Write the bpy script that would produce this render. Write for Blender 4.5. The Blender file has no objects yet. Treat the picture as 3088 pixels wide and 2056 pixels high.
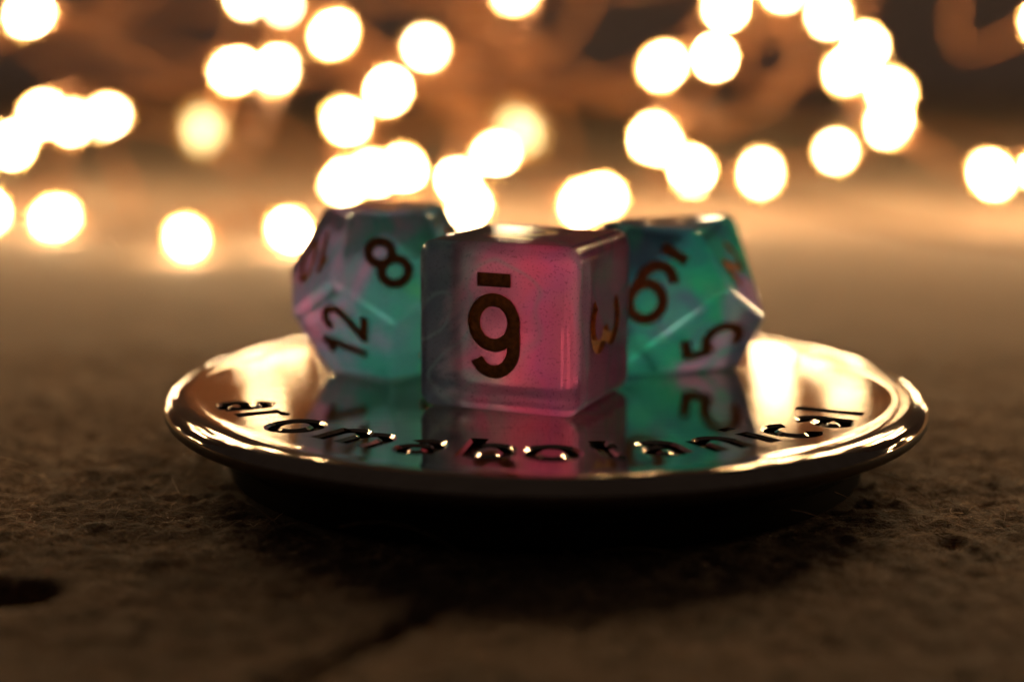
import bpy, bmesh, math, random
import numpy as np
from mathutils import Vector, Matrix

SC = bpy.context.scene
COL = SC.collection
MM = 0.001
rng = random.Random(7)

# ------------------------------------------------------------------ camera, world, exposure
LID_TOP = 8.5                       # height of the lid's face above the table, mm
CAM_H = 39.17 + LID_TOP
PITCH, ROLL, FPX = 0.1862, -0.0039, 5500.0
cam_data = bpy.data.cameras.new('camera')
cam = bpy.data.objects.new('camera', cam_data)
COL.objects.link(cam)
cam_data.sensor_fit = 'HORIZONTAL'
cam_data.sensor_width = 22.2
cam_data.lens = FPX / 3088.0 * 22.2
cam_data.clip_start, cam_data.clip_end = 0.01, 20.0
cam.matrix_world = (Matrix.Translation((0, 0, CAM_H * MM)) @ Matrix.Rotation(math.pi / 2 - PITCH, 4, 'X')
                    @ Matrix.Rotation(-ROLL, 4, 'Z'))
cam_data.dof.use_dof = True
cam_data.dof.focus_distance = 0.1695
cam_data.dof.aperture_fstop = cam_data.lens / 6.6
SC.camera = cam

world = bpy.data.worlds.new('World')
SC.world = world
world.use_nodes = True
world.node_tree.nodes['Background'].inputs[0].default_value = (1.0, 0.78, 0.72, 1)
world.node_tree.nodes['Background'].inputs[1].default_value = 0.011

vs = SC.view_settings
vs.view_transform, vs.look, vs.exposure, vs.gamma = 'Standard', 'None', 0.48, 1.0
cy = SC.cycles
cy.use_denoising = True
try:
    cy.denoiser = 'OPENIMAGEDENOISE'
    cy.denoising_input_passes = 'RGB_ALBEDO_NORMAL'
except Exception:
    pass
cy.max_bounces = 14
cy.transmission_bounces = 10
cy.transparent_max_bounces = 16
cy.glossy_bounces = 6
cy.diffuse_bounces = 4
cy.sample_clamp_indirect = 6.0
cy.blur_glossy = 0.3
cy.use_light_tree = True
cy.use_adaptive_sampling = False

LED_POWER = 265.0                   # radiance of a lit diode, red channel


# ------------------------------------------------------------------ helpers
def link(name, mesh, parent=None, mats=()):
    o = bpy.data.objects.new(name, mesh)
    COL.objects.link(o)
    for m in mats:
        mesh.materials.append(m)
    if parent:
        o.parent = parent
    return o


def tag(o, label=None, cat=None, kind=None, group=None):
    for k, v in (('label', label), ('category', cat), ('kind', kind), ('group', group)):
        if v:
            o[k] = v
    return o


def empty(name, loc_mm, rz=0.0):
    o = bpy.data.objects.new(name, None)
    COL.objects.link(o)
    o.location = Vector(loc_mm) * MM
    o.rotation_euler.z = rz
    o.empty_display_size = 0.01
    return o


def mesh_mm(name, verts, faces, smooth=False):
    me = bpy.data.meshes.new(name)
    me.from_pydata([(v[0] * MM, v[1] * MM, v[2] * MM) for v in verts], [], faces)
    if smooth:
        me.polygons.foreach_set('use_smooth', [True] * len(me.polygons))
    me.update()
    return me


def px_ray(u, v):
    """direction (mm space) of a pixel of the 2355-wide view"""
    x = (u * 1.31125 - 1544) / FPX
    y = -(v * 1.31125 - 1028) / FPX
    c, s = math.cos(ROLL), math.sin(ROLL)
    x, y = x * c + y * s, -x * s + y * c
    cp, sp = math.cos(PITCH), math.sin(PITCH)
    return Vector((x, cp + y * sp, -sp + y * cp))


def px_at(u, v, depth):
    d = px_ray(u, v)
    return Vector((0, 0, CAM_H)) + d * (depth / d.y)


def px_on(u, v, z):
    d = px_ray(u, v)
    return Vector((0, 0, CAM_H)) + d * ((z - CAM_H) / d.z)


# ------------------------------------------------------------------ materials
def new_mat(name):
    m = bpy.data.materials.new(name)
    m.use_nodes = True
    nt = m.node_tree
    nt.nodes.clear()
    return m, nt


def N(nt, t, **kw):
    n = nt.nodes.new(t)
    for k, v in kw.items():
        if k.startswith('i_'):
            key = k[2:]
            n.inputs[int(key) if key.isdigit() else key.replace('_', ' ')].default_value = v
        else:
            setattr(n, k, v)
    return n


def L(nt, a, ao, b, bi):
    nt.links.new(a.outputs[ao], b.inputs[bi])


def ramp(nt, stops):
    r = N(nt, 'ShaderNodeValToRGB')
    e = r.color_ramp.elements
    while len(e) < len(stops):
        e.new(0.5)
    for el, (p, c) in zip(e, stops):
        el.position = p
        el.color = (*c, 1)
    return r


def obj_coords(nt, scale=1000.0):
    tc = N(nt, 'ShaderNodeTexCoord')
    mp = N(nt, 'ShaderNodeMapping')
    mp.inputs['Scale'].default_value = (scale,) * 3
    L(nt, tc, 'Object', mp, 'Vector')
    return mp


def resin(name, stops, axis, wisp, seed, noise_amt=0.5, size=16.0, offset=0.0):
    """cloudy swirled translucent resin; axis = direction (mm, local) of the colour drift"""
    m, nt = new_mat(name)
    mp = obj_coords(nt)
    mp.inputs['Location'].default_value = (0, 0, 0)
    # drift along axis
    dot = N(nt, 'ShaderNodeVectorMath', operation='DOT_PRODUCT')
    dot.inputs[1].default_value = [a / size for a in axis]
    L(nt, mp, 0, dot, 0)
    n1 = N(nt, 'ShaderNodeTexNoise', noise_dimensions='4D', i_Scale=0.11, i_Detail=3.0, i_Distortion=1.6, i_W=seed)
    L(nt, mp, 0, n1, 'Vector')
    sub = N(nt, 'ShaderNodeMath', operation='MULTIPLY_ADD')
    sub.inputs[1].default_value = noise_amt * 2
    sub.inputs[2].default_value = -noise_amt + offset
    L(nt, n1, 0, sub, 0)
    add = N(nt, 'ShaderNodeMath', operation='ADD', use_clamp=True)
    L(nt, dot, 'Value', add, 0)
    L(nt, sub, 0, add, 1)
    cr = ramp(nt, stops)
    L(nt, add, 0, cr, 0)
    # thin teal wisps
    n2 = N(nt, 'ShaderNodeTexNoise', noise_dimensions='4D', i_Scale=0.085, i_Detail=0.4, i_Distortion=1.8, i_W=seed + 3.3)
    L(nt, mp, 0, n2, 'Vector')
    d2 = N(nt, 'ShaderNodeMath', operation='SUBTRACT')
    d2.inputs[1].default_value = 0.5
    L(nt, n2, 0, d2, 0)
    ab = N(nt, 'ShaderNodeMath', operation='ABSOLUTE')
    L(nt, d2, 0, ab, 0)
    wr = N(nt, 'ShaderNodeMapRange', i_1=0.0, i_2=0.055, i_3=0.42, i_4=0.0)
    L(nt, ab, 0, wr, 0)
    mx = N(nt, 'ShaderNodeMix', data_type='RGBA')
    mx.inputs['B'].default_value = (*wisp, 1)
    L(nt, wr, 0, mx, 'Factor')
    L(nt, cr, 0, mx, 'A')
    # fine specks in the pour
    n3 = N(nt, 'ShaderNodeTexNoise', i_Scale=4.2, i_Detail=2.0)
    L(nt, mp, 0, n3, 'Vector')
    sr = N(nt, 'ShaderNodeMapRange', i_1=0.30, i_2=0.42, i_3=0.62, i_4=1.0)
    L(nt, n3, 0, sr, 0)
    mul = N(nt, 'ShaderNodeVectorMath', operation='SCALE')
    L(nt, mx, 'Result', mul, 0)
    L(nt, sr, 0, mul, 'Scale')
    tr = N(nt, 'ShaderNodeBsdfTranslucent')
    df = N(nt, 'ShaderNodeBsdfDiffuse')
    rf = N(nt, 'ShaderNodeBsdfRefraction', i_Roughness=0.15, i_IOR=1.45)
    gl = N(nt, 'ShaderNodeBsdfGlossy', i_Roughness=0.05)
    for b in (tr, df, rf):
        L(nt, mul, 0, b, 'Color')
    m1 = N(nt, 'ShaderNodeMixShader', i_0=0.05)
    L(nt, tr, 0, m1, 1); L(nt, df, 0, m1, 2)
    m2 = N(nt, 'ShaderNodeMixShader', i_0=0.42)
    L(nt, m1, 0, m2, 1); L(nt, rf, 0, m2, 2)
    fr = N(nt, 'ShaderNodeFresnel', i_IOR=1.5)
    m3 = N(nt, 'ShaderNodeMixShader')
    L(nt, fr, 0, m3, 0); L(nt, m2, 0, m3, 1); L(nt, gl, 0, m3, 2)
    bp = N(nt, 'ShaderNodeBump', i_Strength=0.08, i_Distance=0.00004)
    L(nt, n3, 0, bp, 'Height')
    for b in (rf, gl):
        L(nt, bp, 0, b, 'Normal')
    out = N(nt, 'ShaderNodeOutputMaterial')
    L(nt, m3, 0, out, 0)
    return m


def simple(name, color, rough=0.5, metal=0.0, vary=0.0, vscale=1.0, bump=0.0, bscale=1.0, stretch=(1, 1, 1)):
    m, nt = new_mat(name)
    p = N(nt, 'ShaderNodeBsdfPrincipled', i_Roughness=rough, i_Metallic=metal)
    p.inputs['Base Color'].default_value = (*color, 1)
    mp = obj_coords(nt)
    mp.inputs['Scale'].default_value = [1000 * s for s in stretch]
    if vary:
        n = N(nt, 'ShaderNodeTexNoise', i_Scale=vscale, i_Detail=4.0)
        L(nt, mp, 0, n, 'Vector')
        r = ramp(nt, [(0.3, [c * (1 - vary) for c in color]), (0.7, [min(1, c * (1 + vary)) for c in color])])
        L(nt, n, 0, r, 0)
        L(nt, r, 0, p, 'Base Color')
    if bump:
        n = N(nt, 'ShaderNodeTexNoise', i_Scale=bscale, i_Detail=3.0)
        L(nt, mp, 0, n, 'Vector')
        b = N(nt, 'ShaderNodeBump', i_Strength=1.0, i_Distance=bump * MM)
        L(nt, n, 0, b, 'Height')
        L(nt, b, 0, p, 'Normal')
    out = N(nt, 'ShaderNodeOutputMaterial')
    L(nt, p, 0, out, 0)
    return m


MAT_PAINT = simple('bronze_paint', (0.66, 0.28, 0.085), 0.30, 0.15, vary=0.35, vscale=2.0, bump=0.03, bscale=4.0)
MAT_RESIN6 = resin('swirled_pink_resin',
                   [(0.0, (0.13, 0.20, 0.30)), (0.16, (0.18, 0.26, 0.36)), (0.28, (0.56, 0.54, 0.70)),
                    (0.43, (1.0, 0.37, 0.66)), (0.70, (1.0, 0.33, 0.63)), (0.84, (0.84, 0.38, 0.82)), (1.0, (1.0, 0.52, 0.84))],  # last stop lightened to stand in for light on the right face
                   (1.0, 0.0, 0.0), (0.34, 0.62, 0.68), 1.7, noise_amt=0.3, offset=0.49)
MAT_RESIN12 = resin('swirled_teal_resin',
                    [(0.0, (0.92, 0.46, 0.78)), (0.24, (0.70, 0.50, 0.84)), (0.46, (0.38, 0.50, 0.78)),
                     (0.62, (0.15, 0.56, 0.64)), (0.82, (0.11, 0.64, 0.56)), (1.0, (0.14, 0.80, 0.46))],
                    (0.75, -0.2, -0.15), (0.16, 0.60, 0.64), 4.1, noise_amt=0.55, size=17.0, offset=0.57)
MAT_RESIN10 = resin('swirled_green_resin',
                    [(0.0, (0.15, 0.24, 0.46)), (0.30, (0.15, 0.36, 0.54)), (0.48, (0.12, 0.58, 0.60)),
                     (0.62, (0.14, 0.66, 0.56)), (0.74, (0.54, 0.48, 0.78)), (1.0, (0.95, 0.56, 0.84))],
                    (0.8, 0.0, -0.6), (0.11, 0.72, 0.52), 8.4, noise_amt=0.65, size=17.0, offset=0.68)


def lid_material():
    m, nt = new_mat('polished_lid_metal')
    p = N(nt, 'ShaderNodeBsdfPrincipled', i_Metallic=1.0)
    mp = obj_coords(nt)
    # brushing: fine lines that run along one direction of the sheet
    mp2 = N(nt, 'ShaderNodeMapping')
    mp2.inputs['Rotation'].default_value = (0, 0, math.radians(12))
    mp2.inputs['Scale'].default_value = (0.25, 9.0, 1.0)
    L(nt, mp, 0, mp2, 0)
    n = N(nt, 'ShaderNodeTexNoise', i_Scale=1.0, i_Detail=3.0)
    L(nt, mp2, 0, n, 'Vector')
    n2 = N(nt, 'ShaderNodeTexNoise', i_Scale=0.12, i_Detail=3.0)
    L(nt, mp, 0, n2, 'Vector')
    r = N(nt, 'ShaderNodeMapRange', i_1=0.3, i_2=0.7, i_3=0.02, i_4=0.09)
    L(nt, n2, 0, r, 0)
    L(nt, r, 0, p, 'Roughness')
    cr = ramp(nt, [(0.3, (0.50, 0.38, 0.27)), (0.7, (0.70, 0.58, 0.44))])
    L(nt, n, 0, cr, 0)
    L(nt, cr, 0, p, 'Base Color')
    b = N(nt, 'ShaderNodeBump', i_Strength=0.5, i_Distance=0.000005)
    ad = N(nt, 'ShaderNodeMath', operation='MULTIPLY_ADD')
    n4 = N(nt, 'ShaderNodeTexNoise', i_Scale=0.35, i_Detail=1.0)
    L(nt, mp, 0, n4, 'Vector')
    ad.inputs[1].default_value = 4.0
    L(nt, n4, 0, ad, 0); L(nt, n, 0, ad, 2)
    L(nt, ad, 0, b, 'Height')
    L(nt, b, 0, p, 'Normal')
    out = N(nt, 'ShaderNodeOutputMaterial')
    L(nt, p, 0, out, 0)
    return m


MAT_LID = lid_material()
MAT_GROOVE = simple('dark_engraving', (0.08, 0.055, 0.038), 0.22, 0.95, vary=0.6, vscale=1.6, bump=0.22, bscale=2.6)
MAT_LID_SHADE = simple('shaded_lid_underside', (0.055, 0.040, 0.030), 0.5, 0.4, vary=0.2, vscale=0.3)  # lid metal darkened in colour to stand in for shade under the rim


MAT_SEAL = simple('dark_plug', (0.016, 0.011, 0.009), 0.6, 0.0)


def table_material():
    m, nt = new_mat('fuzzy_brown_table')
    p = N(nt, 'ShaderNodeBsdfPrincipled', i_Roughness=0.85)
    p.inputs['Specular IOR Level'].default_value = 0.3
    p.inputs['Sheen Weight'].default_value = 0.4
    p.inputs['Sheen Roughness'].default_value = 0.5
    p.inputs['Sheen Tint'].default_value = (1.0, 0.78, 0.55, 1)
    mp = obj_coords(nt)
    n1 = N(nt, 'ShaderNodeTexNoise', i_Scale=0.16, i_Detail=6.0, i_Roughness=0.6)
    n2 = N(nt, 'ShaderNodeTexNoise', i_Scale=1.7, i_Detail=5.0, i_Roughness=0.7)
    n3 = N(nt, 'ShaderNodeTexNoise', i_Scale=0.55, i_Detail=2.0)
    for n in (n1, n2, n3):
        L(nt, mp, 0, n, 'Vector')
    r1 = ramp(nt, [(0.3, (0.086, 0.039, 0.021)), (0.55, (0.165, 0.079, 0.043)), (0.75, (0.245, 0.124, 0.071))])
    L(nt, n1, 0, r1, 0)
    r2 = ramp(nt, [(0.32, (0.25, 0.22, 0.20)), (0.60, (1.15, 1.12, 1.08))])
    L(nt, n2, 0, r2, 0)
    mx = N(nt, 'ShaderNodeMix', data_type='RGBA', blend_type='MULTIPLY')
    mx.inputs['Factor'].default_value = 1.0
    L(nt, r1, 0, mx, 'A'); L(nt, r2, 0, mx, 'B')
    # sparse red flecks of fluff
    rr = N(nt, 'ShaderNodeMapRange', i_1=0.70, i_2=0.76, i_3=0.0, i_4=0.6)
    L(nt, n3, 0, rr, 0)
    mr = N(nt, 'ShaderNodeMix', data_type='RGBA')
    mr.inputs['B'].default_value = (0.36, 0.07, 0.04, 1)
    L(nt, rr, 0, mr, 'Factor'); L(nt, mx, 'Result', mr, 'A')
    L(nt, mr, 'Result', p, 'Base Color')
    b = N(nt, 'ShaderNodeBump', i_Strength=1.0, i_Distance=0.0009)
    L(nt, n2, 0, b, 'Height')
    L(nt, b, 0, p, 'Normal')
    out = N(nt, 'ShaderNodeOutputMaterial')
    L(nt, p, 0, out, 0)
    return m


MAT_TABLE = table_material()
MAT_WALL = simple('dim_wall_paint', (0.62, 0.50, 0.50), 0.9, vary=0.1, vscale=0.01)
MAT_LINT = simple('lint', (0.60, 0.40, 0.26), 0.8, vary=0.5, vscale=0.2)
MAT_WIRE = simple('copper_wire', (0.25, 0.095, 0.030), 0.42, 0.6)


def glow(name, k, tint=(1.0, 0.75, 0.44)):
    m, nt = new_mat(name)
    e = N(nt, 'ShaderNodeEmission', i_Strength=LED_POWER * k)
    e.inputs[0].default_value = (*tint, 1)
    out = N(nt, 'ShaderNodeOutputMaterial')
    L(nt, e, 0, out, 0)
    return m


def drop_material():
    m, nt = new_mat('clear_drop')
    t = N(nt, 'ShaderNodeBsdfTransparent')
    t.inputs[0].default_value = (1, 0.95, 0.86, 1)
    d = N(nt, 'ShaderNodeBsdfTranslucent')
    d.inputs[0].default_value = (0.95, 0.58, 0.22, 1)
    g = N(nt, 'ShaderNodeBsdfGlossy', i_Roughness=0.1)
    m1 = N(nt, 'ShaderNodeMixShader', i_0=0.2)
    L(nt, t, 0, m1, 1); L(nt, d, 0, m1, 2)
    m2 = N(nt, 'ShaderNodeMixShader', i_0=0.06)
    L(nt, m1, 0, m2, 1); L(nt, g, 0, m2, 2)
    out = N(nt, 'ShaderNodeOutputMaterial')
    L(nt, m2, 0, out, 0)
    return m


MAT_LED = glow('lit_diode', 1.0)
MAT_LED_DIM = glow('faint_diode', 0.02, (1.0, 0.80, 0.38))
MAT_LED_LOW = glow('soft_diode', 0.16)
MAT_LED_MID = glow('paler_diode', 0.55)
MAT_DROP = drop_material()


# ------------------------------------------------------------------ the setting: table top and the wall far behind
NOISE_TABLES = {}


def smooth_noise(x, y, cell, seed):
    if seed not in NOISE_TABLES:
        NOISE_TABLES[seed] = np.random.RandomState(seed).rand(256, 256)
    T = NOISE_TABLES[seed]
    fx, fy = x / cell, y / cell
    ix, iy = np.floor(fx).astype(int), np.floor(fy).astype(int)
    tx, ty = fx - ix, fy - iy
    tx, ty = tx * tx * (3 - 2 * tx), ty * ty * (3 - 2 * ty)
    g = lambda a, b: T[a % 256, b % 256]
    return (g(ix, iy) * (1 - tx) * (1 - ty) + g(ix + 1, iy) * tx * (1 - ty) + g(ix, iy + 1) * (1 - tx) * ty + g(ix + 1, iy + 1) * tx * ty) - 0.5


def table_height(X, Y):
    Z = 0.5 * smooth_noise(X, Y, 14.0, 1) + 0.3 * smooth_noise(X, Y, 4.1, 2) + 0.38 * smooth_noise(X, Y, 1.5, 3) + 0.6 * smooth_noise(X * 0.6, Y, 0.8, 4)
    near = np.clip((330 - Y) / 120, 0.25, 1)
    Z = Z * near
    # hollows in the surface, and one long groove in front
    for (u, v, rx, ry, dep) in ((28, 1362, 3.7, 3.2, 3.0), (2183, 1243, 1.5, 2.2, 0.9), (2262, 1272, 1.3, 1.8, 0.7)):
        c = px_on(u, v, 0)
        Z = Z - dep * np.exp(-(((X - c.x) / rx) ** 2 + ((Y - c.y) / ry) ** 2) ** 2)
    a, b = px_on(690, 1545, 0), px_on(980, 1400, 0)
    dx, dy = b.x - a.x, b.y - a.y
    ln = math.hypot(dx, dy)
    s = ((X - a.x) * dx + (Y - a.y) * dy) / ln
    t = ((X - a.x) * -dy + (Y - a.y) * dx) / ln + 0.8 * smooth_noise(X, Y, 8, 9)
    Z = Z - 1.9 * np.exp(-(t / 1.2) ** 2) * (1 / (1 + np.exp((s - 1.1 * ln) / 2)))
    # flat where the lid stands and away from the middle
    d = np.hypot(X - LID[0], Y - LID[1])
    Z = np.where(d < 33.5, np.minimum(Z, -0.05), Z)
    return Z


LID = (3.45, 184.4)


def axis_samples(segs):
    out = []
    for a, b, st in segs:
        out += list(np.arange(a, b, st))
    out.append(segs[-1][1])
    return np.array(out)


xs = axis_samples([(-620, -260, 30), (-260, -110, 5), (-110, -75, 1.5), (-75, 75, 0.5), (75, 110, 1.5), (110, 260, 5), (260, 620, 30)])
ys = axis_samples([(-120, 60, 20), (60, 110, 3), (110, 160, 0.6), (160, 215, 0.42), (215, 245, 0.7), (245, 300, 1.6), (300, 438, 6), (438, 900, 22)])
X, Y = np.meshgrid(xs, ys)
Z = table_height(X, Y)
nx, ny = len(xs), len(ys)
co = np.stack([X, Y, Z], -1).reshape(-1, 3)
idx = np.arange(nx * ny).reshape(ny, nx)
quads = np.stack([idx[:-1, :-1], idx[:-1, 1:], idx[1:, 1:], idx[1:, :-1]], -1).reshape(-1, 4)
# a slab edge down the back and the sides
rim = [idx[-1, i] for i in range(nx - 1, -1, -1)]
base = len(co)
low = co[rim] + np.array([0, 0, -22.0])
co = np.vstack([co, low])
q2 = [[rim[i], rim[i + 1], base + i + 1, base + i] for i in range(len(rim) - 1)]
quads = np.vstack([quads, np.array(q2)])
me = bpy.data.meshes.new('table')
me.vertices.add(len(co)); me.vertices.foreach_set('co', (co * MM).ravel())
me.loops.add(quads.size); me.loops.foreach_set('vertex_index', quads.ravel().astype(np.int32))
me.polygons.add(len(quads)); me.polygons.foreach_set('loop_start', np.arange(0, quads.size, 4, dtype=np.int32))
me.update(calc_edges=True); me.validate()
me.polygons.foreach_set('use_smooth', [True] * len(me.polygons))
table = link('table_surface', me, None, [MAT_TABLE])
tag(table, 'rough fuzzy dark brown tabletop under the metal lid', 'table', 'structure')

wall_v = [(-2500, 1500, -900), (2500, 1500, -900), (2500, 1500, 1500), (-2500, 1500, 1500)]
wall = link('back_wall', mesh_mm('back_wall', wall_v, [(0, 1, 2, 3)]), None, [MAT_WALL])
tag(wall, 'dim bare wall far behind the string of lights', 'wall', 'structure')


# lint standing up from the table
def lint():
    V, F = [], []
    r = random.Random(3)
    for k in range(15000):
        y = r.gauss(178, 26)
        x = r.uniform(-75, 75)
        if y < 128 or math.hypot(x - LID[0], y - LID[1]) < 33.5:
            continue
        z0 = float(table_height(np.array([x]), np.array([y]))[0])
        long_one = r.random() < 0.008
        ln = r.uniform(5, 14) if long_one else r.uniform(0.4, 1.7)
        rise = r.uniform(0.2, 0.9) if long_one else r.uniform(0.05, 0.8)
        rad = r.uniform(0.018, 0.045)
        a = r.uniform(0, 6.283); curl = r.uniform(-1.6, 1.6)
        n = 6 if long_one else 2
        p = Vector((x, y, z0 - 0.1)); pts = [p.copy()]
        up = rise
        for i in range(n):
            st = ln / n
            p = p + Vector((math.cos(a) * st, math.sin(a) * st, up * st))
            a += curl / n
            up -= rise * 1.7 / n
            if p.z < z0: p.z = z0 + 0.03
            pts.append(p.copy())
        for i, q in enumerate(pts):
            for j in range(3):
                t = j * 2.094
                V.append((q.x + rad * math.cos(t) * math.sin(a), q.y - rad * math.cos(t) * math.cos(a), q.z + rad * math.sin(t)))
        b = len(V) - 3 * len(pts)
        for i in range(n):
            for j in range(3):
                F.append((b + 3 * i + j, b + 3 * i + (j + 1) % 3, b + 3 * i + 3 + (j + 1) % 3, b + 3 * i + 3 + j))
    o = link('lint', mesh_mm('lint', V, F, True), None, [MAT_LINT])
    tag(o, 'fine pale lint fibres standing up from the brown tabletop', 'lint', 'stuff')


lint()


# ------------------------------------------------------------------ glyphs as strokes (unit: digit height 1, centre 0)
def arc(cx, cyy, rx, ry, a0, a1, n=20):
    return [(cx + rx * math.cos(math.radians(a0 + (a1 - a0) * i / n)), cyy + ry * math.sin(math.radians(a0 + (a1 - a0) * i / n))) for i in range(n + 1)]


def closed(cx, cyy, rx, ry, n=28):
    return ('loop', arc(cx, cyy, rx, ry, 0, 360, n)[:-1])


def G(ch):
    """list of ('line'|'loop', points)"""
    if ch == '0': return [closed(0, 0, 0.24, 0.43)]
    if ch == '1': return [('line', [(0.04, -0.5), (0.04, 0.5)]), ('line', [(0.02, 0.40), (-0.20, 0.22)])]
    if ch == '2': return [('line', arc(0, 0.20, 0.25, 0.24, 165, -20, 14) + [(0.14, -0.02), (-0.24, -0.43)]), ('line', [(-0.31, -0.44), (0.31, -0.44)])]
    if ch == '3': return [('line', arc(-0.02, 0.21, 0.24, 0.22, 150, -75, 16)), ('line', arc(-0.02, -0.21, 0.28, 0.23, 75, -150, 18))]
    if ch == '4': return [('line', [(0.12, -0.5), (0.12, 0.5)]), ('line', [(0.08, 0.46), (-0.28, -0.16)]), ('line', [(-0.34, -0.2), (0.32, -0.2)])]
    if ch == '5': return [('line', [(-0.20, 0.44), (0.25, 0.44)]), ('line', [(-0.17, 0.40), (-0.21, 0.03)]), ('line', [(-0.22, 0.02)] + arc(-0.02, -0.17, 0.27, 0.28, 110, -140, 22))]
    if ch == '6': return [closed(0, -0.17, 0.265, 0.285), ('line', [(-0.255, -0.10), (-0.265, 0.02)] + arc(0.0, 0.14, 0.262, 0.31, 170, 30, 16))]
    if ch == '7': return [('line', [(-0.28, 0.44), (0.30, 0.44)]), ('line', [(0.24, 0.42), (-0.12, -0.5)])]
    if ch == '8': return [closed(0, 0.225, 0.215, 0.215), closed(0, -0.215, 0.25, 0.235)]
    if ch == '9': return [[k, [(-x, -y) for x, y in p]] for k, p in G('6')]
    if ch == '_': return [('line', [(-0.22, -0.70), (0.22, -0.70)])]
    raise KeyError(ch)


def number_strokes(s):
    out = []
    if s.endswith('_'):
        return G(s[0]) + G('_')
    n = len(s)
    for i, ch in enumerate(s):
        off = (i - (n - 1) / 2) * 0.66
        out += [(k, [(x + off, y) for x, y in p]) for k, p in G(ch)]
    return out


def stroke_prism(kind, pts, w, z0, z1, flare=None):
    """closed prism of a stroke of width w between z0 and z1 -> verts, faces"""
    P = []
    for x, y in pts:
        if not P or (P[-1] - Vector((x, y, 0))).length > 1e-4:
            P.append(Vector((x, y, 0)))
    n = len(P)
    Ls, Rs = [], []
    Lw, Rw = [], []
    for i in range(n):
        a = P[i - 1] if (i > 0 or kind == 'loop') else P[i]
        b = P[(i + 1) % n] if (i < n - 1 or kind == 'loop') else P[i]
        d = (b - a).normalized()
        nn = Vector((-d.y, d.x, 0)) * (w / 2)
        Ls.append(P[i] + nn); Rs.append(P[i] - nn)
        Lw.append(P[i] + nn * (1 + (2 * flare[1] / w if flare else 0))); Rw.append(P[i] - nn * (1 + (2 * flare[1] / w if flare else 0)))
    V = []
    if flare:
        # three levels: floor, start of the rounded-off lip, wide mouth
        for i in range(n):
            for a_, b_ in ((Lw, Ls), (Rw, Rs)):
                V += [(a_[i].x, a_[i].y, z1), (b_[i].x, b_[i].y, flare[0]), (b_[i].x, b_[i].y, z0)]
        F = []
        m = n if kind == 'loop' else n - 1
        for i in range(m):
            a, b = 6 * i, 6 * ((i + 1) % n)
            F += [(a + 3, b + 3, b, a), (a + 2, b + 2, b + 5, a + 5)]
            for o in (0, 1):
                F += [(a + o, b + o, b + o + 1, a + o + 1), (a + 3 + o + 1, b + 3 + o + 1, b + 3 + o, a + 3 + o)]
        if kind != 'loop':
            e = 6 * (n - 1)
            F += [(0, 1, 4, 3), (1, 2, 5, 4), (e, e + 3, e + 4, e + 1), (e + 1, e + 4, e + 5, e + 2)]
        return V, F
    V = []
    for i in range(n):
        for q in (Ls[i], Rs[i]):
            V.append((q.x, q.y, z1)); V.append((q.x, q.y, z0))
    # index: 4i = L top, 4i+1 = L bottom, 4i+2 = R top, 4i+3 = R bottom
    F = []
    m = n if kind == 'loop' else n - 1
    for i in range(m):
        a, b = 4 * i, 4 * ((i + 1) % n)
        F += [(a + 2, b + 2, b, a), (a + 1, b + 1, b + 3, a + 3), (a, b, b + 1, a + 1), (a + 3, b + 3, b + 2, a + 2)]
    if kind != 'loop':
        e = 4 * (n - 1)
        F += [(0, 1, 3, 2), (e, e + 2, e + 3, e + 1)]
    return V, F


def boolean_cut(me, cutters):
    """all cuts at once; when the solver gives up, one by one without the cut that fails"""
    n0 = len(me.polygons)
    out = boolean_once(me.copy(), cutters)
    if len(out.polygons) > n0:
        return out
    cur = me
    for c in cutters:
        nxt = boolean_once(cur.copy(), [c])
        if len(nxt.polygons) <= len(cur.polygons) and len(c) > 2:
            nxt = boolean_once(cur.copy(), [c[2:]])
        if len(nxt.polygons) > len(cur.polygons):
            cur = nxt
        else:
            print('CUT FAILED')
    return cur


def boolean_once(me, cutters):
    """cut each (verts, faces) solid (mm) out of the mesh (mm); cut faces take material slot 1"""
    ob = bpy.data.objects.new('temporary_body', me)
    COL.objects.link(ob)
    tmp = []
    for V, F, *_ in cutters:
        c = bpy.data.meshes.new('temporary_cutter')
        c.from_pydata(V, [], F)
        for m in me.materials:
            c.materials.append(m)
        bm = bmesh.new(); bm.from_mesh(c)
        bmesh.ops.recalc_face_normals(bm, faces=bm.faces[:])
        bm.to_mesh(c); bm.free()
        c.polygons.foreach_set('material_index', [1] * len(c.polygons))
        co_ = bpy.data.objects.new('temporary_cutter', c)
        COL.objects.link(co_)
        mod = ob.modifiers.new('cut', 'BOOLEAN')
        mod.operation = 'DIFFERENCE'; mod.solver = 'EXACT'; mod.object = co_
        tmp.append(co_)
    bpy.context.view_layer.update()
    dg = bpy.context.evaluated_depsgraph_get()
    res = bpy.data.meshes.new_from_object(ob.evaluated_get(dg))
    for o in tmp + [ob]:
        d = o.data
        bpy.data.objects.remove(o)
        bpy.data.meshes.remove(d)
    return res


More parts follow.
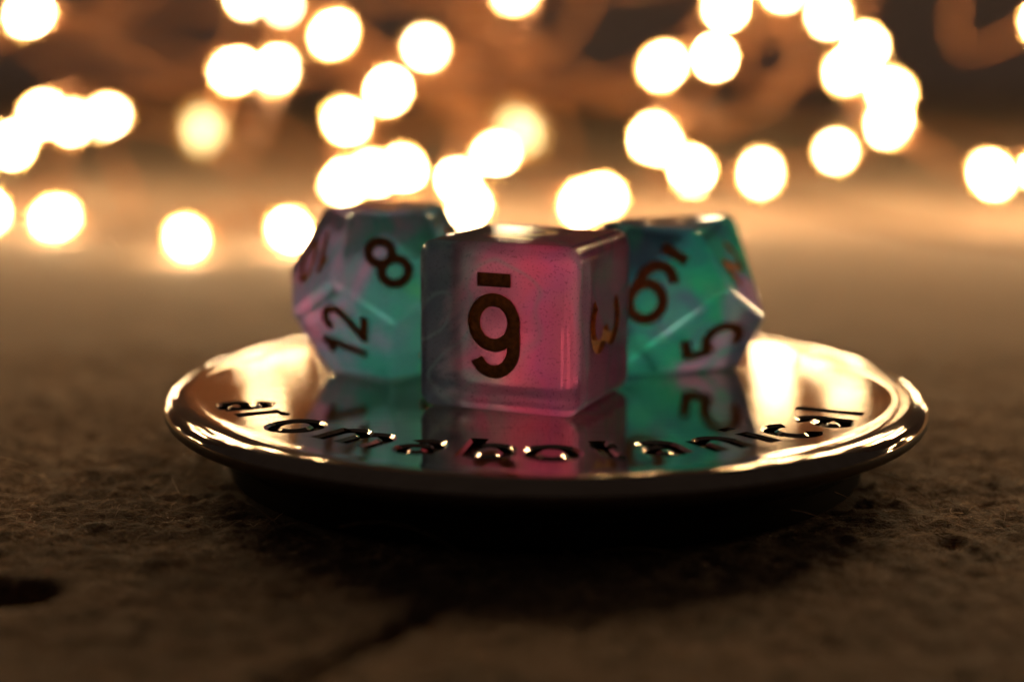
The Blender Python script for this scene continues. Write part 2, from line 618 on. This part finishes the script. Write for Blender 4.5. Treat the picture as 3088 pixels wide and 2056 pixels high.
def make_die(name, loc, rz, verts, faces, bevel, segs, mat, numbers, label):
    """verts mm, local; numbers: face -> (text, up vector, height, (shift right, shift up))"""
    root = empty(name, loc, rz)
    tag(root, label, 'die')
    bm = bmesh.new()
    bv = [bm.verts.new(v) for v in verts]
    for f in faces:
        bm.faces.new([bv[i] for i in f])
    bmesh.ops.recalc_face_normals(bm, faces=bm.faces[:])
    bmesh.ops.bevel(bm, geom=bm.edges[:] + bm.verts[:], offset=bevel, offset_type='OFFSET', segments=segs, profile=0.5, affect='EDGES', clamp_overlap=True)
    me_ = bpy.data.meshes.new('die_body')
    bm.to_mesh(me_); bm.free()
    me_.materials.append(mat); me_.materials.append(MAT_PAINT)
    cut, plates = [], []
    cen = sum((Vector(v) for v in verts), Vector()) / len(verts)
    depth = 0.55
    for fi, (txt, up, hgt, sh) in numbers.items():
        depth = 0.14 if all(abs(verts[i][2] - max(v[2] for v in verts)) < 1e-3 for i in faces[fi]) else 0.5
        P = [Vector(verts[i]) for i in faces[fi]]
        fc = sum(P, Vector()) / len(P)
        n = (P[1] - P[0]).cross(P[2] - P[0]).normalized()
        if n.dot(fc - cen) < 0: n = -n
        u = Vector(up); u = (u - n * u.dot(n)).normalized()
        r_ = u.cross(n)
        o = fc + r_ * sh[0] + u * sh[1]
        M = Matrix((r_, u, n)).transposed()
        w = 0.165 * hgt
        pv, pf = [], []
        for k, (kind, pts) in enumerate(number_strokes(txt)):
            pts = [(x * hgt, y * hgt) for x, y in pts]
            V, F = stroke_prism(kind, pts, w + 0.004 * k, -depth - 0.006 * k, 0.5)
            cut.append(([tuple(o + M @ Vector(v)) for v in V], F))
            V, F = stroke_prism(kind, pts, w * 0.97, -depth + 0.02 + 0.008 * k, -depth + 0.10 + 0.008 * k)
            b = len(pv)
            pv += [tuple(o + M @ Vector(v)) for v in V]
            pf += [tuple(b + i for i in f) for f in F]
        plates.append((pv, pf))
    res = boolean_cut(me_, cut)
    res.transform(Matrix.Scale(MM, 4))
    res.polygons.foreach_set('use_smooth', [False] * len(res.polygons))
    body = bpy.data.objects.new('body', res)
    COL.objects.link(body)
    body.parent = root
    for pv, pf in plates:
        m_ = mesh_mm('numeral', pv, pf)
        bm = bmesh.new(); bm.from_mesh(m_); bmesh.ops.recalc_face_normals(bm, faces=bm.faces[:]); bm.to_mesh(m_); bm.free()
        link('numeral', m_, root, [MAT_PAINT])
    return root


TOPZ = LID_TOP - 0.08
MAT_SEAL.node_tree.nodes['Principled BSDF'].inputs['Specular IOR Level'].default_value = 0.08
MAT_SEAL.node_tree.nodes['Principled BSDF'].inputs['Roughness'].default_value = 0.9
# --- six sided die: local x along its front face (left to right), y into the picture
S, SZ, YAW = 16.55, 16.4, 0.385
v6 = [(x, y, z) for z in (0, SZ) for (x, y) in ((-S / 2, -S / 2), (S / 2, -S / 2), (S / 2, S / 2), (-S / 2, S / 2))]
f6 = [(0, 1, 5, 4), (1, 2, 6, 5), (2, 3, 7, 6), (3, 0, 4, 7), (4, 5, 6, 7), (3, 2, 1, 0)]
ax = Vector((math.cos(YAW), -math.sin(YAW), 0)); ay = Vector((math.sin(YAW), math.cos(YAW), 0))
corner = Vector((6.0, 167.3, 0))
c6 = corner - ax * S / 2 + ay * S / 2 + Vector((0, 0, TOPZ))
make_die('six_sided_die', c6, -YAW, v6, f6, 1.55, 8, MAT_RESIN6,
         {0: ('6_', (0, 0, -1), 7.7, (0.1, 0.6)), 1: ('3', (0, 1, 0), 8.2, (0.05, 0.0)), 4: ('2', (0.2, 1, 0), 7.2, (0, 0))},
         'rounded pink and purple translucent cube die with an upside down underlined 6')

# --- twelve sided die
R12 = 8.75
def ring(rad, z, ph, k): return (rad * math.sin(ph + k * 2 * math.pi / 5), -rad * math.cos(ph + k * 2 * math.pi / 5), z)
PH = math.radians(-29)
v12 = ([ring(.7639 * R12, 2 * R12, PH, k) for k in range(5)] + [ring(1.2361 * R12, 1.2361 * R12, PH, k) for k in range(5)]
       + [ring(1.2361 * R12, .7639 * R12, PH + math.pi / 5, k) for k in range(5)] + [ring(.7639 * R12, 0, PH + math.pi / 5, k) for k in range(5)])
f12 = [tuple(range(5))] + [(k, (k + 1) % 5, 5 + (k + 1) % 5, 10 + k, 5 + k) for k in range(5)] \
    + [(15 + k, 15 + (k + 4) % 5, 10 + (k + 4) % 5, 5 + k, 10 + k) for k in range(5)] + [tuple(range(15, 20))]
def vv(a, b): return tuple(Vector(v12[a]) - Vector(v12[b]))
def cen12(f): return sum((Vector(v12[i]) for i in f12[f]), Vector()) / 5
make_die('twelve_sided_die', (-13.35, 191.9, TOPZ), 0.0, v12, f12, 0.8, 4, MAT_RESIN12,
         {1: ('8', tuple(Vector(v12[0]) - cen12(1)), 5.6, (-0.2, 0.2)),
          5: ('10', tuple(Vector(v12[14]) * .6 + Vector(v12[5]) * .4 - cen12(5)), 5.0, (0, 0)),
          6: ('12', tuple(Vector(v12[14]) - cen12(6)), 5.2, (0, 0.2)),
          0: ('4', tuple(Vector(v12[1]) - Vector(v12[3])), 5.6, (0, 0)),
          2: ('11', tuple(Vector(v12[1]) - cen12(2)), 5.0, (0, 0)),
          7: ('7', tuple(Vector(v12[6]) - cen12(7)), 5.6, (0, 0))},
         'teal and lilac translucent twelve sided die showing 8 above 12')


# --- ten sided die
def d10_geometry(h, a):
    c = h * (1 - math.cos(math.pi / 5)) / (1 + math.cos(math.pi / 5))
    V = [Vector((0, 0, h)), Vector((0, 0, -h))] + [Vector((math.cos(k * math.pi / 5), math.sin(k * math.pi / 5), c * (1 if k % 2 else -1))) for k in range(10)]
    F = [(0, 2 + (k - 1) % 10, 2 + k, 2 + (k + 1) % 10) for k in range(0, 10, 2)] + [(1, 2 + (k + 1) % 10, 2 + k, 2 + (k - 1) % 10) for k in range(1, 10, 2)]
    f = F[5]
    n = (V[f[1]] - V[f[0]]).cross(V[f[3]] - V[f[0]]).normalized()
    if n.dot(V[f[0]] + V[f[2]]) < 0: n = -n
    Rm = n.rotation_difference(Vector((0, 0, -1))).to_matrix()
    Rz = Matrix.Rotation(math.radians(a), 3, 'Z')
    # the rotation about the vertical is measured from the shortest-arc pose
    W = [Rz @ (Rm @ v) for v in V]
    return W, F


W10, f10 = d10_geometry(1.224, 9.52)
zmin, zmax = min(v.z for v in W10), max(v.z for v in W10)
K10 = 15.84 / (zmax - zmin)
W10 = [Vector((v.x, v.y, v.z - zmin)) * K10 for v in W10]
c10 = Vector((17.26, 194.3, TOPZ))
def face_with(*ids):
    return next(i for i, f in enumerate(f10) if set(ids) == set(f))
fa9, fa5, fa2, fa0 = face_with(1, 10, 9, 8), face_with(1, 2, 11, 10), face_with(0, 9, 10, 11), face_with(0, 7, 8, 9)
fa7 = face_with(1, 8, 7, 6)
make_die('ten_sided_die', c10, 0.0, [tuple(v) for v in W10], f10, 0.8, 4, MAT_RESIN10,
         {fa9: ('9_', tuple(W10[1] - W10[9]), 6.6, (0.6, 1.65)), fa5: ('5', tuple(W10[1] - W10[11]), 6.6, (-0.4, -0.1)),
          fa2: ('2', tuple(W10[0] - W10[10]), 5.6, (0, 0)), fa0: ('0', tuple(W10[0] - W10[8]), 5.6, (0, 0)),
          fa7: ('7', tuple(W10[1] - W10[7]), 5.6, (0, 0))},
         'teal and green translucent ten sided die showing 9 and a sideways 5')


# ------------------------------------------------------------------ the metal jar lid
def lathe(profile, seg, closed_top=True):
    V, F = [], []
    for (r, z) in profile:
        for k in range(seg):
            a = 2 * math.pi * k / seg
            V.append((r * math.cos(a), r * math.sin(a), z))
    m = len(profile)
    for i in range(m - 1):
        for k in range(seg):
            F.append((i * seg + k, i * seg + (k + 1) % seg, (i + 1) * seg + (k + 1) % seg, (i + 1) * seg + k))
    F.append(tuple(range(seg - 1, -1, -1)))
    F.append(tuple((m - 1) * seg + k for k in range(seg)))
    return V, F


LETTERS = {
    'a': [('line', [(0.34, 0.0)] + [(0.34, 0.5)] + arc(0.0, 0.64, 0.34, 0.34, 0, 150, 12)),
          ('line', [(0.34, 0.57), (0.08, 0.56)] + arc(-0.04, 0.29, 0.32, 0.27, 90, 270, 12) + [(0.12, 0.04), (0.33, 0.22)])],
    'r': [('line', [(-0.2, 0.0), (-0.2, 1.0)]), ('line', [(-0.2, 0.5)] + arc(0.14, 0.60, 0.34, 0.38, 165, 55, 8))],
    'o': [closed(0, 0.5, 0.5, 0.5)],
    'm': [('line', [(-0.72, 0.0), (-0.72, 1.0)]), ('line', arc(-0.36, 0.62, 0.36, 0.36, 175, 0, 10) + [(0.0, 0.0)]), ('line', arc(0.36, 0.62, 0.36, 0.36, 175, 0, 10) + [(0.72, 0.0)])],
    'b': [('line', [(-0.42, 0.0), (-0.42, 1.5)]), closed(0.04, 0.5, 0.45, 0.49)],
    't': [('line', [(0, 1.4), (0, 0.36)] + arc(0.33, 0.32, 0.33, 0.32, 180, 270, 8)), ('line', [(-0.28, 0.95), (0.34, 0.95)])],
    'n': [('line', [(-0.38, 0.0), (-0.38, 1.0)]), ('line', arc(0.0, 0.60, 0.38, 0.38, 175, 0, 12) + [(0.38, 0.0)])],
    'i': [('line', [(0, 0.0), (0, 1.0)]), ('line', [(0, 1.28), (0, 1.50)])],
    'c': [('line', arc(0, 0.5, 0.48, 0.49, 48, 312, 22))],
    'l': [('line', [(0, 0.0), (0, 1.5)])],
}


def build_lid():
    root = empty('jar_lid', (LID[0], LID[1], 0))
    tag(root, 'round polished metal jar lid engraved aromabotanical, carrying the three dice', 'lid')
    R = 38.8
    T = LID_TOP
    prof = [(32.6, T - 2.95), (36.9, T - 2.9)]
    prof += [(36.9 + 1.9 * math.sin(math.radians(t)), T - 1.6 - 1.3 * math.cos(math.radians(t))) for t in range(15, 91, 15)]
    prof += [(36.7 + 2.1 * math.cos(math.radians(t)), T - 1.55 + 1.55 * math.sin(math.radians(t))) for t in range(8, 83, 8)]
    prof += [(36.5, T), (35.9, T - 0.015), (35.4, T - 0.05), (34.9, T - 0.09), (34.5, T - 0.10), (34.2, T - 0.1), (30.0, T - 0.1), (8, T - 0.1)]
    T = LID_TOP - 0.1
    V, F = lathe(prof, 240)
    me_ = bpy.data.meshes.new('plate')
    me_.from_pydata(V, [], F)
    bm = bmesh.new(); bm.from_mesh(me_); bmesh.ops.recalc_face_normals(bm, faces=bm.faces[:]); bm.to_mesh(me_); bm.free()
    me_.materials.append(MAT_LID); me_.materials.append(MAT_GROOVE); me_.materials.append(MAT_LID_SHADE)
    # engraved word along the front arc: letters set by the azimuth they have on the lid
    word = [('a', -70.5, 31.3), ('r', -62.2, 31.0), ('o', -51, 30.3), ('m', -36.6, 29.4), ('a', -23.2, 29.2), ('b', -11.2, 28.9),
            ('o', 0.2, 28.9), ('t', 9.9, 28.8), ('a', 20.0, 28.8), ('n', 31.2, 29.5), ('i', 39.9, 29.7), ('c', 48.0, 30.2),
            ('a', 58.0, 30.8), ('l', 66.6, 30.9)]
    xh, wd = 3.8, 1.0
    cutters, plates = [], []
    for ch, deg, rad in word:
        ang = math.radians(deg)
        px_, py_ = rad * math.sin(ang), -rad * math.cos(ang)
        ca, sa = math.cos(ang), math.sin(ang)
        # each letter's foot towards the rim, its head towards the middle of the lid
        def put(V):
            return [(px_ + x * ca - y * sa, py_ + x * sa + y * ca, z) for x, y, z in V]
        pv, pf = [], []
        for k, (kind, P) in enumerate(LETTERS[ch]):
            P = [(x * xh, (y - 0.5) * xh * 1.18) for x, y in P]
            V, F = stroke_prism(kind, P, wd + 0.004 * k, T - 0.75 - 0.006 * k, T + 0.12 + 0.005 * k, (T - 0.22 - 0.004 * k, 0.55))
            V2, F2 = stroke_prism(kind, P, wd + 0.004 * k, T - 0.75 - 0.006 * k, T + 0.6)
            cutters.append((put(V), F, put(V2), F2))
            V, F = stroke_prism(kind, P, wd * 0.97, T - 0.73 + 0.008 * k, T - 0.62 + 0.008 * k)
            b0 = len(pv)
            pv += put(V)
            pf += [tuple(b0 + i for i in f) for f in F]
        plates.append((pv, pf))
    res = boolean_cut(me_, cutters)
    for p in res.polygons:
        if p.material_index == 1 and p.center.z > T - 0.24:
            p.material_index = 0          # the polished lip of each groove
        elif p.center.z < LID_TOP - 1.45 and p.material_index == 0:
            p.material_index = 2  # lower edge and underside take the colour darkened for shade
    res.transform(Matrix.Scale(MM, 4))
    res.polygons.foreach_set('use_smooth', [True] * len(res.polygons))
    res.set_sharp_from_angle(angle=math.radians(28))
    o = bpy.data.objects.new('plate', res)
    COL.objects.link(o); o.parent = root
    for V, F in plates:
        link('engraved_letter', mesh_mm('engraved_letter', V, F), root, [MAT_GROOVE])
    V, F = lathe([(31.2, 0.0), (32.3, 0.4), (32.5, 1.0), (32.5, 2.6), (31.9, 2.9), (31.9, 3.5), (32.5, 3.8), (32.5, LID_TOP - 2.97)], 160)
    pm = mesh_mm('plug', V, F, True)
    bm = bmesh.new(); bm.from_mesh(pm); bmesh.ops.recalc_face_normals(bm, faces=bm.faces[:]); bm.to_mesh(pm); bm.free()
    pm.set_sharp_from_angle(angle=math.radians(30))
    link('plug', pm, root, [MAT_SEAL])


build_lid()

# ------------------------------------------------------------------ the string of fairy lights
# (u, v in the 2355-wide view, distance in mm, brightness class)
BULBS = [(75, 40, 420, 1), (570, -8, 430, 1), (770, 85, 400, 1), (980, 115, 430, 1), (545, 167, 415, 1), (637, 167, 440, 1),
         (895, 213, 425, 1), (800, 284, 400, 1), (472, 305, 390, 0), (105, 268, 440, 1), (172, 287, 405, 1), (250, 274, 430, 1),
         (38, 337, 420, 1), (135, 508, 372, 1), (-18, 497, 385, 1), (436, 562, 341, 1), (670, 532, 352, 1), (797, 422, 395, 1),
         (862, 402, 410, 1), (930, 393, 400, 1), (1055, 420, 395, 1), (1080, 478, 370, 1), (1140, 360, 410, 1), (1196, 306, 400, 0),
         (1185, -15, 430, 1), (1340, 470, 376, 1), (1384, 455, 385, 1), (1498, 320, 412, 1), (1512, 330, 424, 1), (1588, 397, 395, 1),
         (1522, 157, 410, 1), (1640, 136, 430, 1), (1667, 22, 420, 1), (1795, -18, 430, 1), (1900, 42, 410, 1), (1985, 112, 425, 1),
         (1946, 166, 400, 1), (2042, 215, 430, 1), (2038, 287, 410, 1), (1745, 402, 400, 1), (1917, 352, 395, 1), (2273, 406, 390, 1),
         (2392, 395, 400, 1), (2392, 60, 420, 1)]


def reflected(u, v, depth):
    """where a bulb at that distance stands whose mirror image on the lid shows at (u, v)"""
    p = px_on(u, v, LID_TOP)
    d = px_ray(u, v)
    d.z = -d.z
    return p + d * ((depth - p.y) / d.y)


pts = [(px_at(u, v, d), b) for u, v, d, b in BULBS]
for u, v, d in ((614, 925, 425), (668, 780, 405), (1776, 835, 420), (1780, 905, 440), (1940, 893, 415), (2085, 925, 430)):
    pts.append((reflected(u, v, d), 2))
for u, v, d in ((-170, 300, 400), (-260, 120, 420), (2560, 250, 410), (2650, 420, 390), (2500, 120, 430), (-330, 450, 380)):  # extra bulbs added beside the frame, unseen, for more light
    pts.append((px_at(u, v, d), 1))
for k in range(7):  # unseen bulbs added on the right to brighten the cube's side face
    pts.append((Vector((rng.uniform(180, 250), rng.uniform(240, 330), rng.uniform(8, 60))), 1))
for k in range(3):  # a few more added out of view on the left, as side light
    pts.append((Vector((-rng.uniform(190, 260), rng.uniform(280, 340), rng.uniform(8, 60))), 1))
# fill bulbs added out of view above, to light dice and table
for k in range(90):
    x = rng.uniform(-230, 230)
    if abs(x) < 75 and k % 4:
        x += math.copysign(90, x)
    pts.append((Vector((x, rng.uniform(335, 440), rng.uniform(110, 180))), 1))
pts = [(Vector((p.x, p.y, max(p.z, 2.6))), b) for p, b in pts]


def ellipsoid(rx, rz, seg, rings):
    V = [(0, 0, rz)]
    for i in range(1, rings):
        t = math.pi * i / rings
        for k in range(seg):
            a = 2 * math.pi * k / seg
            V.append((rx * math.sin(t) * math.cos(a), rx * math.sin(t) * math.sin(a), rz * math.cos(t)))
    V.append((0, 0, -rz))
    F = [(0, 1 + k, 1 + (k + 1) % seg) for k in range(seg)]
    for i in range(rings - 2):
        b = 1 + i * seg
        F += [(b + k, b + seg + k, b + seg + (k + 1) % seg, b + (k + 1) % seg) for k in range(seg)]
    b = 1 + (rings - 2) * seg
    F += [(b + k, len(V) - 1, b + (k + 1) % seg) for k in range(seg)]
    return V, F


def fairy_lights():
    root = empty('fairy_light_string', (0, 400, 0))
    tag(root, 'tangled copper wire string of glowing warm white fairy lights behind the dice', 'string lights')
    off = Vector((0, 400, 0))
    drop = mesh_mm('bulb', *ellipsoid(2.6, 3.7, 14, 9), smooth=True)
    drop.materials.append(MAT_DROP)
    led = mesh_mm('diode', *ellipsoid(1.45, 2.2, 10, 7), smooth=True)
    led.materials.append(MAT_LED)
    led2 = led.copy(); led2.materials.clear(); led2.materials.append(MAT_LED_DIM)
    led4 = led.copy(); led4.materials.clear(); led4.materials.append(MAT_LED_LOW)
    led3 = led.copy(); led3.materials.clear(); led3.materials.append(MAT_LED_MID)
    # walk from bulb to bulb by nearest neighbour: the order along the wire
    rest = list(range(len(pts)))
    cur = min(rest, key=lambda i: pts[i][0].x)
    order = [cur]; rest.remove(cur)
    while rest:
        cur = min(rest, key=lambda i: (pts[i][0] - pts[cur][0]).length)
        order.append(cur); rest.remove(cur)
    r = random.Random(11)
    ctrl = []
    for n_, i in enumerate(order):
        p, b = pts[i]
        ctrl.append(p)
        if n_ + 1 < len(order):
            q = pts[order[n_ + 1]][0]
            gap = (q - p).length
            k = 1 if gap < 30 else 2
            for j in range(k):
                t = (j + 1) / (k + 1)
                w = 9 if gap < 30 else 16
                m = p.lerp(q, t) + Vector((r.uniform(-w, w), r.uniform(-w, w), r.uniform(-w, w) * 0.9))
                m.z = max(m.z, 1.5)
                ctrl.append(m)
    # extra loops of the same wire among and above the lamps
    last = ctrl[-1]
    for k in range(12):
        c = Vector((r.uniform(-165, 165), r.uniform(400, 445), r.uniform(15, 60)))
        rad_, ph_, sq = r.uniform(16, 42), r.uniform(0, 6.28), r.uniform(0.4, 0.9)
        turn = r.choice((-1, 1)) * r.uniform(0.7, 1.2)
        for q in range(5):
            g = ph_ + turn * q
            ctrl.append(c + Vector((rad_ * math.cos(g), 8 * math.sin(2 * g), rad_ * sq * math.sin(g))))
    path = []
    m = len(ctrl)
    for i in range(m - 1):
        p0, p1, p2, p3 = ctrl[max(i - 1, 0)], ctrl[i], ctrl[i + 1], ctrl[min(i + 2, m - 1)]
        n = max(5, int((p2 - p1).length / 3.0))
        for j in range(n):
            t = j / n
            path.append(0.5 * ((2 * p1) + (p2 - p0) * t + (2 * p0 - 5 * p1 + 4 * p2 - p3) * t * t + (3 * p1 - p0 - 3 * p2 + p3) * t ** 3))
    for p in path:
        p.z = max(p.z, 1.2)
    V, F = [], []
    s = 0.0
    for strand in range(2):
        b0 = len(V)
        s = 0.0
        for i, p in enumerate(path):
            t = (path[min(i + 1, len(path) - 1)] - path[max(i - 1, 0)])
            if t.length < 1e-6: t = Vector((1, 0, 0))
            s += t.length / 2
            t.normalize()
            a = t.cross(Vector((0.13, 0.21, 0.97))).normalized()
            c = t.cross(a)
            tw = s * 0.55 + strand * math.pi
            ctr = p + (a * math.cos(tw) + c * math.sin(tw)) * 0.30
            for j in range(5):
                g = j * 2 * math.pi / 5
                V.append(tuple(ctr + (a * math.cos(g) + c * math.sin(g)) * 0.32 - off))
        for i in range(len(path) - 1):
            for j in range(5):
                F.append((b0 + 5 * i + j, b0 + 5 * i + (j + 1) % 5, b0 + 5 * i + 5 + (j + 1) % 5, b0 + 5 * i + 5 + j))
    link('wire', mesh_mm('wire', V, F, True), root, [MAT_WIRE])
    for p, b in pts:
        o = bpy.data.objects.new('bulb', drop)
        COL.objects.link(o); o.parent = root
        # seated just in front of the wire
        o.location = (p - off + Vector((0, -2.9, 0.6))) * MM
        o.rotation_euler = (r.uniform(-1.2, 1.2), r.uniform(-1.2, 1.2), r.uniform(0, 3))
        if b == 0:
            o.scale = (1.5, 1.5, 1.5)
        d = bpy.data.objects.new('diode', led4 if b == 2 else led2 if b == 0 else (led if r.random() < 0.7 else led3))
        COL.objects.link(d); d.parent = o


fairy_lights()
